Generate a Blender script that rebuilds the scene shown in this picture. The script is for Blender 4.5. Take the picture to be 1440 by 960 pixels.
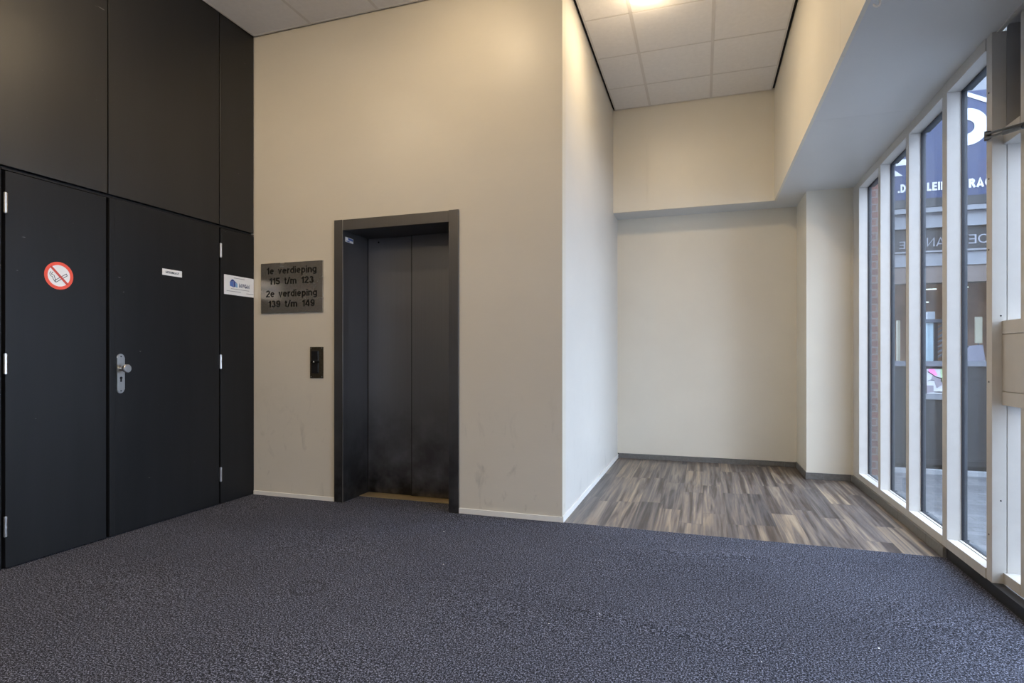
import bpy, bmesh, math, random
from mathutils import Matrix, Vector
random.seed(7)
S = bpy.context.scene
for o in list(bpy.data.objects): bpy.data.objects.remove(o)
COL = S.collection
# ------------------------------------------------------------------ camera
cam_d = bpy.data.cameras.new('camera'); cam = bpy.data.objects.new('camera', cam_d); COL.objects.link(cam)
F_PX, YAW, HOR, CAM_H = 812.0, math.radians(18.29), 502.0, 1.10
cam.location = (0, 0, CAM_H); cam.rotation_euler = (math.pi/2, 0, YAW)
cam_d.sensor_width = 36.0; cam_d.lens = F_PX/1440*36.0
cam_d.shift_y = (HOR-480.0)/1440.0
cam_d.clip_start = 0.02; cam_d.clip_end = 200
S.camera = cam
# ------------------------------------------------------------------ world (overcast daylight) and exposure
W = bpy.data.worlds.new('overcast'); S.world = W; W.use_nodes = True
nt = W.node_tree; nt.nodes.clear()
wo = nt.nodes.new('ShaderNodeOutputWorld'); wb = nt.nodes.new('ShaderNodeBackground')
tc = nt.nodes.new('ShaderNodeTexCoord'); sx = nt.nodes.new('ShaderNodeSeparateXYZ'); rp = nt.nodes.new('ShaderNodeValToRGB')
rp.color_ramp.elements[0].position = 0.0; rp.color_ramp.elements[0].color = (0.50, 0.58, 0.74, 1)
rp.color_ramp.elements[1].position = 0.7; rp.color_ramp.elements[1].color = (0.68, 0.80, 1.0, 1)
nt.links.new(tc.outputs['Generated'], sx.inputs[0]); nt.links.new(sx.outputs['Z'], rp.inputs[0])
nt.links.new(rp.outputs[0], wb.inputs[0]); nt.links.new(wb.outputs[0], wo.inputs[0])
SKY_STRENGTH = 12.5
wb.inputs[1].default_value = SKY_STRENGTH
LAMP_W = 24.0
LAMP_COL = (1.0, 0.79, 0.52)
vs = S.view_settings
S.display_settings.display_device = 'sRGB'
vs.view_transform = 'Standard'; vs.look = 'None'; vs.gamma = 1.0; vs.use_curve_mapping = False
vs.exposure = 0.0

# ------------------------------------------------------------------ node helpers
def new_mat(name):
    m = bpy.data.materials.new(name); m.use_nodes = True
    t = m.node_tree; b = t.nodes['Principled BSDF']
    return m, t, b
def nd(t, typ, **kw):
    n = t.nodes.new(typ)
    for k, v in kw.items(): setattr(n, k, v)
    return n
def math_n(t, op, a, b=None, clamp=False):
    n = nd(t, 'ShaderNodeMath', operation=op); n.use_clamp = clamp
    for i, v in enumerate((a, b)):
        if v is None: continue
        if isinstance(v, (int, float)): n.inputs[i].default_value = v
        else: t.links.new(v, n.inputs[i])
    return n.outputs[0]
def ramp(t, fac, stops):
    r = nd(t, 'ShaderNodeValToRGB'); cr = r.color_ramp
    while len(cr.elements) < len(stops): cr.elements.new(0.5)
    for e, (p, c) in zip(cr.elements, stops):
        e.position = p; e.color = (c[0], c[1], c[2], 1)
    t.links.new(fac, r.inputs[0]); return r.outputs[0]
def mixc(t, fac, a, b, mode='MIX'):
    n = nd(t, 'ShaderNodeMix', data_type='RGBA', blend_type=mode)
    if isinstance(fac, (int, float)): n.inputs[0].default_value = fac
    else: t.links.new(fac, n.inputs[0])
    for i, v in ((6, a), (7, b)):
        if isinstance(v, tuple): n.inputs[i].default_value = (v[0], v[1], v[2], 1)
        else: t.links.new(v, n.inputs[i])
    return n.outputs[2]
def pos(t, scale=(1, 1, 1), loc=(0, 0, 0)):
    g = nd(t, 'ShaderNodeNewGeometry'); m = nd(t, 'ShaderNodeMapping')
    m.inputs['Scale'].default_value = scale; m.inputs['Location'].default_value = loc
    t.links.new(g.outputs['Position'], m.inputs[0]); return m.outputs[0]
def noise(t, vec, scale, detail=3, rough=0.5, dist=0.0):
    n = nd(t, 'ShaderNodeTexNoise'); n.inputs['Scale'].default_value = scale
    n.inputs['Detail'].default_value = detail; n.inputs['Roughness'].default_value = rough
    n.inputs['Distortion'].default_value = dist
    t.links.new(vec, n.inputs['Vector']); return n.outputs[0]
def bump(t, b, h, strength=0.2, dist=0.002):
    n = nd(t, 'ShaderNodeBump'); n.inputs['Strength'].default_value = strength; n.inputs['Distance'].default_value = dist
    t.links.new(h, n.inputs['Height']); t.links.new(n.outputs[0], b.inputs['Normal'])
def simple(name, col, rough=0.5, metal=0.0, var=0.06, vscale=8.0, stretch=(1, 1, 1), bmp=0.0, bscale=300, spec=None, emit=0.0):
    m, t, b = new_mat(name)
    v = noise(t, pos(t, stretch), vscale, 4, 0.6)
    lo = tuple(max(0, c*(1-var)) for c in col); hi = tuple(min(1, c*(1+var)) for c in col)
    t.links.new(ramp(t, v, [(0.3, lo), (0.7, hi)]), b.inputs['Base Color'])
    b.inputs['Roughness'].default_value = rough; b.inputs['Metallic'].default_value = metal
    if spec is not None: b.inputs['Specular IOR Level'].default_value = spec
    if bmp: bump(t, b, noise(t, pos(t, stretch), bscale, 2), bmp, 0.0015)
    if emit:
        b.inputs['Emission Color'].default_value = (col[0], col[1], col[2], 1); b.inputs['Emission Strength'].default_value = emit
    return m
M = {}
def wall_mat(name, col, marks):
    """painted glass-fibre wallcovering: fine horizontal weave, faint patches, scuff marks low down"""
    m, t, b = new_mat(name)
    weave = noise(t, pos(t, (14, 14, 330)), 1.0, 2)
    patch = noise(t, pos(t, (1, 1, 1.6)), 1.7, 4, 0.6)
    c = ramp(t, patch, [(0.3, tuple(x*0.955 for x in col)), (0.7, col)])
    c = mixc(t, math_n(t, 'MULTIPLY', weave, 0.13), c, tuple(x*0.72 for x in col))
    if marks:
        g = nd(t, 'ShaderNodeNewGeometry'); s = nd(t, 'ShaderNodeSeparateXYZ'); t.links.new(g.outputs['Position'], s.inputs[0])
        low = nd(t, 'ShaderNodeMapRange'); low.inputs[1].default_value = 0.95; low.inputs[2].default_value = 0.15; low.inputs[3].default_value = 0; low.inputs[4].default_value = 1
        t.links.new(s.outputs['Z'], low.inputs[0])
        sc = noise(t, pos(t, (9, 9, 4.2)), 1.0, 5, 0.62, 0.6)
        sm = nd(t, 'ShaderNodeMapRange'); sm.inputs[1].default_value = 0.57; sm.inputs[2].default_value = 0.74; t.links.new(sc, sm.inputs[0])
        fine = noise(t, pos(t, (60, 60, 22)), 1.0, 3)
        k = math_n(t, 'MULTIPLY', math_n(t, 'MULTIPLY', low.outputs[0], sm.outputs[0]), math_n(t, 'ADD', fine, 0.2))
        c = mixc(t, math_n(t, 'MULTIPLY', k, marks, True), c, (0.10, 0.095, 0.09))
    t.links.new(c, b.inputs['Base Color'])
    b.inputs['Roughness'].default_value = 0.42; b.inputs['Specular IOR Level'].default_value = 0.4
    bump(t, b, weave, 0.16, 0.0012)
    return m
M['wall'] = wall_mat('cream wallcovering', (0.585, 0.54, 0.455), 0.6)
M['wall2'] = wall_mat('white wall paint', (0.60, 0.573, 0.52), 0.25)
M['panelwhite'] = simple('cream lacquered panel', (0.71, 0.66, 0.555), 0.38, var=0.025, vscale=2, bmp=0.03)
M['soffit'] = simple('white lacquered soffit board', (0.62, 0.62, 0.61), 0.36, var=0.02, vscale=2)
M['black_void'] = simple('black shadow gap', (0.004, 0.004, 0.004), 0.9)
M['white_trim'] = simple('white skirting paint', (0.72, 0.70, 0.65), 0.4, var=0.03)
M['frame_white'] = simple('white window paint', (0.54, 0.52, 0.485), 0.4, var=0.03, vscale=14)
M['shade_grey'] = simple('grey shade tone', (0.36, 0.355, 0.35), 0.5, var=0.03)  # grey puts the shade above the transom into the colour
M['gasket'] = simple('black rubber gasket', (0.012, 0.014, 0.02), 0.5)
M['alu_grey'] = simple('weathered grey aluminium', (0.050, 0.062, 0.076), 0.45, 0.2, var=0.3, vscale=60, stretch=(1, 1, 0.15))
M['plinth_black'] = simple('black rubber plinth', (0.012, 0.012, 0.013), 0.5)
M['steel'] = simple('satin stainless steel', (0.62, 0.61, 0.59), 0.28, 1.0, var=0.08, vscale=90, stretch=(1, 1, 0.1))
M['dark_steel'] = simple('dark steel', (0.10, 0.11, 0.12), 0.35, 0.9, var=0.15, vscale=40)
M['black_plastic'] = simple('black plastic', (0.010, 0.010, 0.011), 0.3)
M['paper'] = simple('white sticker vinyl', (0.80, 0.77, 0.72), 0.45, var=0.02)
M['ink'] = simple('black lettering', (0.005, 0.005, 0.005), 0.7, spec=0.2)
M['navy'] = simple('navy ink', (0.02, 0.03, 0.09), 0.5)
M['logo_dark'] = simple('dark blue ink', (0.035, 0.06, 0.22), 0.5)
M['logo_mid'] = simple('mid blue ink', (0.08, 0.15, 0.42), 0.5)
M['logo_light'] = simple('light blue ink', (0.22, 0.42, 0.60), 0.5)
M['ink_grey'] = simple('grey ink', (0.25, 0.23, 0.22), 0.5)
M['red'] = simple('signal red vinyl', (0.80, 0.075, 0.03), 0.45, var=0.03)
M['darkred'] = simple('dark red vinyl', (0.55, 0.045, 0.02), 0.45, var=0.03)
M['brass'] = simple('worn brass sill', (0.55, 0.42, 0.23), 0.35, 0.7, var=0.2, vscale=30, stretch=(0.2, 3, 3))

def door_mat(name, spec, rough, k):
    m, t, b = new_mat(name)
    v = noise(t, pos(t, (1, 3, 0.35)), 2.2, 4, 0.6)
    c = ramp(t, v, [(0.3, (0.0075*k, 0.0075*k, 0.0077*k)), (0.7, (0.0115*k, 0.0115*k, 0.0118*k))])
    # short pale scratches
    sc = noise(t, pos(t, (40, 15, 55)), 1.0, 2, 0.5, 0.4)
    mr = nd(t, 'ShaderNodeMapRange'); mr.inputs[1].default_value = 0.775; mr.inputs[2].default_value = 0.82; t.links.new(sc, mr.inputs[0])
    c = mixc(t, math_n(t, 'MULTIPLY', mr.outputs[0], 0.5), c, (0.25, 0.25, 0.25))
    t.links.new(c, b.inputs['Base Color'])
    b.inputs['Roughness'].default_value = rough; b.inputs['Specular IOR Level'].default_value = spec
    bump(t, b, noise(t, pos(t, (1, 1, 1)), 260, 2), 0.05, 0.001)
    return m
M['door'] = door_mat('anthracite lacquered door', 0.22, 0.42, 1.0); M['upper'] = door_mat('anthracite laminate panel', 0.6, 0.34, 0.8)

def lift_mat(name, col, rough):
    m, t, b = new_mat(name)
    v = noise(t, pos(t, (260, 260, 1.0)), 1.0, 3)
    p = noise(t, pos(t), 3.0, 4, 0.6)
    c = ramp(t, v, [(0.3, tuple(x*0.96 for x in col)), (0.7, tuple(x*1.04 for x in col))])
    # lower steel darkened, painting in the dark carpet's reflection, broken up by noise
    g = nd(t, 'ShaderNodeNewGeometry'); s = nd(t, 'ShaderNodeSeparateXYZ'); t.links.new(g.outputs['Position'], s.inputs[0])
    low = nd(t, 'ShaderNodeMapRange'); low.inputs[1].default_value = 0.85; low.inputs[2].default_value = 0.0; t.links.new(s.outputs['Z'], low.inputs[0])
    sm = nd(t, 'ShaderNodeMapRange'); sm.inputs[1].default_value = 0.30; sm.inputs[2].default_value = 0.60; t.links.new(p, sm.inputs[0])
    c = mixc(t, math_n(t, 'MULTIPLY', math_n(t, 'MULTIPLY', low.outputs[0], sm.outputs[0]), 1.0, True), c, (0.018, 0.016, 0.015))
    t.links.new(c, b.inputs['Base Color'])
    b.inputs['Metallic'].default_value = 0.85
    r = nd(t, 'ShaderNodeMapRange'); r.inputs[3].default_value = rough-0.05; r.inputs[4].default_value = rough+0.1; t.links.new(p, r.inputs[0])
    t.links.new(r.outputs[0], b.inputs['Roughness'])
    b.inputs['Anisotropic'].default_value = 0.5
    return m
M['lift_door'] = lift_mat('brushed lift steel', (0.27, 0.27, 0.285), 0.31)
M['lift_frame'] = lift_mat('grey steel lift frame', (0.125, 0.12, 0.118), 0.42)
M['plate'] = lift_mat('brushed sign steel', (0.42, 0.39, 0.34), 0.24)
M['bronze'] = simple('dark bronze plate', (0.10, 0.085, 0.06), 0.4, 0.8, var=0.2, vscale=60)

def carpet_mat():
    m, t, b = new_mat('grey blue loop carpet')
    n1 = noise(t, pos(t, (1, 1, 1)), 150, 1, 0.5)
    n2 = noise(t, pos(t, (1, 1, 1)), 330, 2, 0.7)
    v = math_n(t, 'ADD', math_n(t, 'MULTIPLY', n1, 0.42), math_n(t, 'MULTIPLY', n2, 0.58))
    c = ramp(t, v, [(0.40, (0.003, 0.003, 0.004)), (0.465, (0.017, 0.0175, 0.023)), (0.535, (0.060, 0.063, 0.087)), (0.61, (0.30, 0.315, 0.40))])
    big = noise(t, pos(t, (1, 1.4, 1)), 1.3, 4, 0.55)
    c = mixc(t, 1.0, c, ramp(t, big, [(0.3, (0.80, 0.80, 0.81)), (0.7, (1, 1, 1))]), 'MULTIPLY')
    # dark ring left by a plant pot
    g = nd(t, 'ShaderNodeNewGeometry'); d = nd(t, 'ShaderNodeVectorMath', operation='DISTANCE')
    t.links.new(g.outputs['Position'], d.inputs[0]); d.inputs[1].default_value = (-1.777, 2.294, 0.006)
    k = math_n(t, 'ABSOLUTE', math_n(t, 'SUBTRACT', d.outputs['Value'], 0.075))
    mr = nd(t, 'ShaderNodeMapRange'); mr.inputs[1].default_value = 0.016; mr.inputs[2].default_value = 0.0; t.links.new(k, mr.inputs[0])
    c = mixc(t, math_n(t, 'MULTIPLY', mr.outputs[0], 0.45), c, (0.012, 0.012, 0.013))
    t.links.new(c, b.inputs['Base Color'])
    b.inputs['Roughness'].default_value = 0.95; b.inputs['Specular IOR Level'].default_value = 0.15
    return m
M['carpet'] = carpet_mat()

def wood_mat():
    m, t, b = new_mat('walnut look plank floor')
    g = nd(t, 'ShaderNodeNewGeometry'); s = nd(t, 'ShaderNodeSeparateXYZ'); t.links.new(g.outputs['Position'], s.inputs[0])
    cb = nd(t, 'ShaderNodeCombineXYZ'); wn = nd(t, 'ShaderNodeTexWhiteNoise', noise_dimensions='1D')
    t.links.new(math_n(t, 'FLOOR', math_n(t, 'DIVIDE', s.outputs['X'], 0.152)), wn.inputs['W'])
    t.links.new(math_n(t, 'ADD', s.outputs['Y'], math_n(t, 'MULTIPLY', wn.outputs['Value'], 3.7)), cb.inputs[0]); t.links.new(s.outputs['X'], cb.inputs[1])
    br = nd(t, 'ShaderNodeTexBrick'); t.links.new(cb.outputs[0], br.inputs[0])
    br.inputs['Scale'].default_value = 1.0; br.inputs['Brick Width'].default_value = 0.92; br.inputs['Row Height'].default_value = 0.152
    br.inputs['Mortar Size'].default_value = 0.0012; br.offset = 0.0; br.offset_frequency = 2
    br.inputs['Color1'].default_value = (0, 0, 0, 1); br.inputs['Color2'].default_value = (1, 1, 1, 1); br.inputs['Mortar'].default_value = (0.5, 0.5, 0.5, 1)
    rnd = nd(t, 'ShaderNodeSeparateColor'); t.links.new(br.outputs['Color'], rnd.inputs[0]); r = rnd.outputs[0]
    ca = nd(t, 'ShaderNodeCombineXYZ')
    t.links.new(math_n(t, 'MULTIPLY', s.outputs['X'], 17.0), ca.inputs[0])
    t.links.new(math_n(t, 'MULTIPLY', s.outputs['Y'], 0.62), ca.inputs[1])
    t.links.new(math_n(t, 'MULTIPLY', r, 37.0), ca.inputs[2])
    n1 = noise(t, ca.outputs[0], 1.0, 4, 0.55, 1.2)
    cc = nd(t, 'ShaderNodeCombineXYZ')
    t.links.new(math_n(t, 'MULTIPLY', s.outputs['X'], 70.0), cc.inputs[0]); t.links.new(math_n(t, 'MULTIPLY', s.outputs['Y'], 1.6), cc.inputs[1]); t.links.new(math_n(t, 'MULTIPLY', r, 11.0), cc.inputs[2])
    n2 = noise(t, cc.outputs[0], 1.0, 4, 0.6, 0.6)
    v = math_n(t, 'ADD', math_n(t, 'MULTIPLY', n1, 0.75), math_n(t, 'MULTIPLY', n2, 0.25))
    c = ramp(t, v, [(0.30, (0.035, 0.028, 0.026)), (0.42, (0.090, 0.070, 0.060)), (0.50, (0.165, 0.143, 0.132)), (0.57, (0.27, 0.215, 0.165)), (0.68, (0.40, 0.335, 0.255))])
    c = mixc(t, 1.0, c, ramp(t, r, [(0.0, (0.46, 0.48, 0.54)), (0.5, (0.78, 0.76, 0.76)), (1.0, (0.92, 0.87, 0.80))]), 'MULTIPLY')
    c = mixc(t, math_n(t, 'MULTIPLY', br.outputs['Fac'], 0.6), c, (0.03, 0.025, 0.02))
    t.links.new(c, b.inputs['Base Color'])
    b.inputs['Roughness'].default_value = 0.40; b.inputs['Specular IOR Level'].default_value = 0.4
    bump(t, b, n2, 0.08, 0.001)
    return m
M['wood'] = wood_mat()
M['tile'] = simple('mineral ceiling tile', (0.80, 0.77, 0.73), 0.85, var=0.03, vscale=26, bmp=0.25, bscale=190)
M['tgrid'] = simple('white ceiling grid', (0.66, 0.62, 0.57), 0.5, var=0.03)
def plinth_mat():
    m, t, b = new_mat('grey stone plinth tile')
    n = noise(t, pos(t), 45, 4, 0.6)
    t.links.new(ramp(t, n, [(0.3, (0.125, 0.12, 0.112)), (0.7, (0.165, 0.16, 0.15))]), b.inputs['Base Color'])
    b.inputs['Roughness'].default_value = 0.42
    return m
M['plinth'] = plinth_mat()
def brick_mat():
    m, t, b = new_mat('red brick')
    g = nd(t, 'ShaderNodeNewGeometry'); s = nd(t, 'ShaderNodeSeparateXYZ'); t.links.new(g.outputs['Position'], s.inputs[0])
    cb = nd(t, 'ShaderNodeCombineXYZ'); t.links.new(math_n(t, 'ADD', s.outputs['X'], s.outputs['Y']), cb.inputs[0]); t.links.new(s.outputs['Z'], cb.inputs[1])
    br = nd(t, 'ShaderNodeTexBrick'); t.links.new(cb.outputs[0], br.inputs[0]); br.inputs['Scale'].default_value = 1
    br.inputs['Brick Width'].default_value = 0.21; br.inputs['Row Height'].default_value = 0.0625; br.inputs['Mortar Size'].default_value = 0.006
    br.inputs['Color1'].default_value = (0.085, 0.035, 0.024, 1); br.inputs['Color2'].default_value = (0.13, 0.052, 0.034, 1); br.inputs['Mortar'].default_value = (0.13, 0.115, 0.105, 1)
    t.links.new(br.outputs['Color'], b.inputs['Base Color']); b.inputs['Roughness'].default_value = 0.85
    bump(t, b, br.outputs['Fac'], -0.4, 0.004)
    return m
M['brick'] = brick_mat()
def paving_mat():
    m, t, b = new_mat('grey paving')
    g = nd(t, 'ShaderNodeNewGeometry')
    br = nd(t, 'ShaderNodeTexBrick'); t.links.new(g.outputs['Position'], br.inputs[0]); br.inputs['Scale'].default_value = 1
    br.inputs['Brick Width'].default_value = 0.24; br.inputs['Row Height'].default_value = 0.10; br.inputs['Mortar Size'].default_value = 0.006
    br.inputs['Color1'].default_value = (0.085, 0.087, 0.094, 1); br.inputs['Color2'].default_value = (0.14, 0.142, 0.15, 1); br.inputs['Mortar'].default_value = (0.08, 0.08, 0.08, 1)
    n = noise(t, pos(t), 14, 4, 0.65)
    c = mixc(t, 1.0, br.outputs['Color'], ramp(t, n, [(0.3, (0.65, 0.65, 0.66)), (0.7, (1, 1, 1))]), 'MULTIPLY')
    t.links.new(c, b.inputs['Base Color']); b.inputs['Roughness'].default_value = 0.7
    bump(t, b, n, 0.4, 0.01)
    return m
M['paving'] = paving_mat()
def glass_mat(name, d0, d1):
    m, t, b = new_mat(name); t.nodes.remove(b)
    out = t.nodes['Material Output']
    tr = nd(t, 'ShaderNodeBsdfTransparent'); tr.inputs[0].default_value = (0.90, 0.93, 0.95, 1)
    gl = nd(t, 'ShaderNodeBsdfGlossy'); gl.inputs['Roughness'].default_value = 0.02
    lw = nd(t, 'ShaderNodeLayerWeight'); lw.inputs[0].default_value = 0.5
    sch = math_n(t, 'ADD', math_n(t, 'MULTIPLY', math_n(t, 'POWER', lw.outputs['Facing'], 5.0), 0.46), 0.018)
    df = nd(t, 'ShaderNodeBsdfDiffuse'); df.inputs[0].default_value = (0.75, 0.80, 0.86, 1)
    dust = noise(t, pos(t, (6, 6, 1.2)), 1.0, 5, 0.65)
    mx0 = nd(t, 'ShaderNodeMixShader'); mr = nd(t, 'ShaderNodeMapRange'); mr.inputs[1].default_value = 0.3; mr.inputs[2].default_value = 0.8; mr.inputs[3].default_value = d0; mr.inputs[4].default_value = d1
    t.links.new(dust, mr.inputs[0]); t.links.new(mr.outputs[0], mx0.inputs[0]); t.links.new(tr.outputs[0], mx0.inputs[1]); t.links.new(df.outputs[0], mx0.inputs[2])
    mx = nd(t, 'ShaderNodeMixShader'); t.links.new(sch, mx.inputs[0]); t.links.new(mx0.outputs[0], mx.inputs[1]); t.links.new(gl.outputs[0], mx.inputs[2])
    t.links.new(mx.outputs[0], out.inputs[0])
    return m
M['glass'] = glass_mat('window glass', 0.001, 0.012); M['shop_glass'] = glass_mat('shop glass', 0.0, 0.001)

# ------------------------------------------------------------------ mesh helpers
def bm_new(): return bmesh.new()
def box(bm, x0, x1, y0, y1, z0, z1, bev=0.0):
    g = bmesh.ops.create_cube(bm, size=1.0)
    bmesh.ops.scale(bm, vec=(x1-x0, y1-y0, z1-z0), verts=g['verts'])
    bmesh.ops.translate(bm, vec=((x0+x1)/2, (y0+y1)/2, (z0+z1)/2), verts=g['verts'])
    if bev:
        es = list({e for v in g['verts'] for e in v.link_edges})
        bmesh.ops.bevel(bm, geom=es, offset=bev, segments=2, affect='EDGES', profile=0.5)
    return bm
def bx(*a, **k): return box(bm_new(), *a, **k)
def cyl(bm, p0, p1, r, seg=20, r2=None, bev=0.0):
    p0 = Vector(p0); p1 = Vector(p1); d = p1-p0
    g = bmesh.ops.create_cone(bm, cap_ends=True, segments=seg, radius1=r, radius2=r if r2 is None else r2, depth=d.length)
    q = Vector((0, 0, 1)).rotation_difference(d.normalized()).to_matrix().to_4x4()
    if bev:
        es = [e for e in {e for v in g['verts'] for e in v.link_edges} if any(len(f.verts) > 4 for f in e.link_faces)]
        r_ = bmesh.ops.bevel(bm, geom=es, offset=bev, segments=2, affect='EDGES', profile=0.5)
        vs_ = list({v for v in bm.verts if v.tag is False and (v.co.length < 1e9)})
        verts = [v for v in bm.verts if v not in cyl.done]
    else: verts = g['verts']
    bmesh.ops.transform(bm, matrix=Matrix.Translation((p0+p1)/2) @ q, verts=verts)
    return bm
cyl.done = set()
class Frame:
    """a flat place: origin o, a runs to the right, b runs up, n points to the viewer"""
    def __init__(s, o, a, b, n): s.o, s.a, s.b, s.n = map(Vector, (o, a, b, n))
    def __call__(s, u, v, w=0.0): return s.o + s.a*u + s.b*v + s.n*w
def prism(bm, fr, pts, w0, w1):
    lo = [bm.verts.new(fr(u, v, w0)) for u, v in pts]; hi = [bm.verts.new(fr(u, v, w1)) for u, v in pts]
    n = len(pts)
    bm.faces.new(hi); bm.faces.new(lo[::-1])
    for i in range(n): bm.faces.new((lo[i], lo[(i+1) % n], hi[(i+1) % n], hi[i]))
    return bm
def ring(bm, fr, c, r0, r1, w0, w1, seg=48, a0=0.0, a1=2*math.pi):
    full = abs(a1-a0-2*math.pi) < 1e-6; k = seg if full else seg+1
    rows = []
    for i in range(k):
        a = a0+(a1-a0)*i/seg; u, v = math.cos(a), math.sin(a)
        rows.append([bm.verts.new(fr(c[0]+u*r, c[1]+v*r, w)) for r, w in ((r0, w0), (r1, w0), (r1, w1), (r0, w1))])
    for i in range(seg):
        A, B = rows[i], rows[(i+1) % k]
        for j in range(4): bm.faces.new((A[j], B[j], B[(j+1) % 4], A[(j+1) % 4]))
    if not full: bm.faces.new(rows[0]); bm.faces.new(rows[-1][::-1])
    return bm
def disc(bm, fr, c, r, w0, w1, seg=48, ru=None):
    return prism(bm, fr, [(c[0]+math.cos(2*math.pi*i/seg)*(ru or r), c[1]+math.sin(2*math.pi*i/seg)*r) for i in range(seg)], w0, w1)
def stroke(bm, fr, pts, wd, w0, w1):
    """a bar of constant width along a polyline"""
    for (u0, v0), (u1, v1) in zip(pts[:-1], pts[1:]):
        d = math.hypot(u1-u0, v1-v0); nx, ny = -(v1-v0)/d*wd/2, (u1-u0)/d*wd/2
        ex, ey = (u1-u0)/d*wd*0.3, (v1-v0)/d*wd*0.3
        prism(bm, fr, [(u0-nx-ex, v0-ny-ey), (u1-nx+ex, v1-ny+ey), (u1+nx+ex, v1+ny+ey), (u0+nx-ex, v0+ny-ey)], w0, w1)
    return bm
def tube(bm, pts, r, seg=10):
    for a, b in zip(pts[:-1], pts[1:]): cyl(bm, a, b, r, seg)
    for p in pts[1:-1]:
        g = bmesh.ops.create_icosphere(bm, subdivisions=1, radius=r); bmesh.ops.translate(bm, vec=p, verts=g['verts'])
    return bm
def obj(name, bm, mat, parent=None, smooth=False):
    bmesh.ops.recalc_face_normals(bm, faces=bm.faces)
    me = bpy.data.meshes.new(name); bm.to_mesh(me); bm.free()
    for m in (mat if isinstance(mat, (list, tuple)) else [mat]): me.materials.append(m)
    if smooth:
        for p in me.polygons: p.use_smooth = True
        try: me.set_sharp_from_angle(angle=math.radians(35))
        except Exception: pass
    o = bpy.data.objects.new(name, me); COL.objects.link(o)
    if parent: o.parent = parent; o.matrix_parent_inverse = parent.matrix_world.inverted()
    return o
def struct(name, bm, mat, parent=None, smooth=False):
    o = obj(name, bm, mat, parent, smooth)
    if not parent: o['kind'] = 'structure'
    return o
def thing(name, label, cat, loc=(0, 0, 0), group=None):
    o = bpy.data.objects.new(name, None); COL.objects.link(o); o.location = loc; o.empty_display_size = 0.1
    o.matrix_world = Matrix.Translation(loc)
    return tag(o, label, cat, group)
def tag(o, label, cat, group=None):
    o['label'] = label; o['category'] = cat
    if group: o['group'] = group
    return o
def arc(cx, cy, rx, ry, a0, a1, n=14):
    return [(cx+rx*math.cos(math.radians(a0+(a1-a0)*i/n)), cy+ry*math.sin(math.radians(a0+(a1-a0)*i/n))) for i in range(n+1)]
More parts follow.
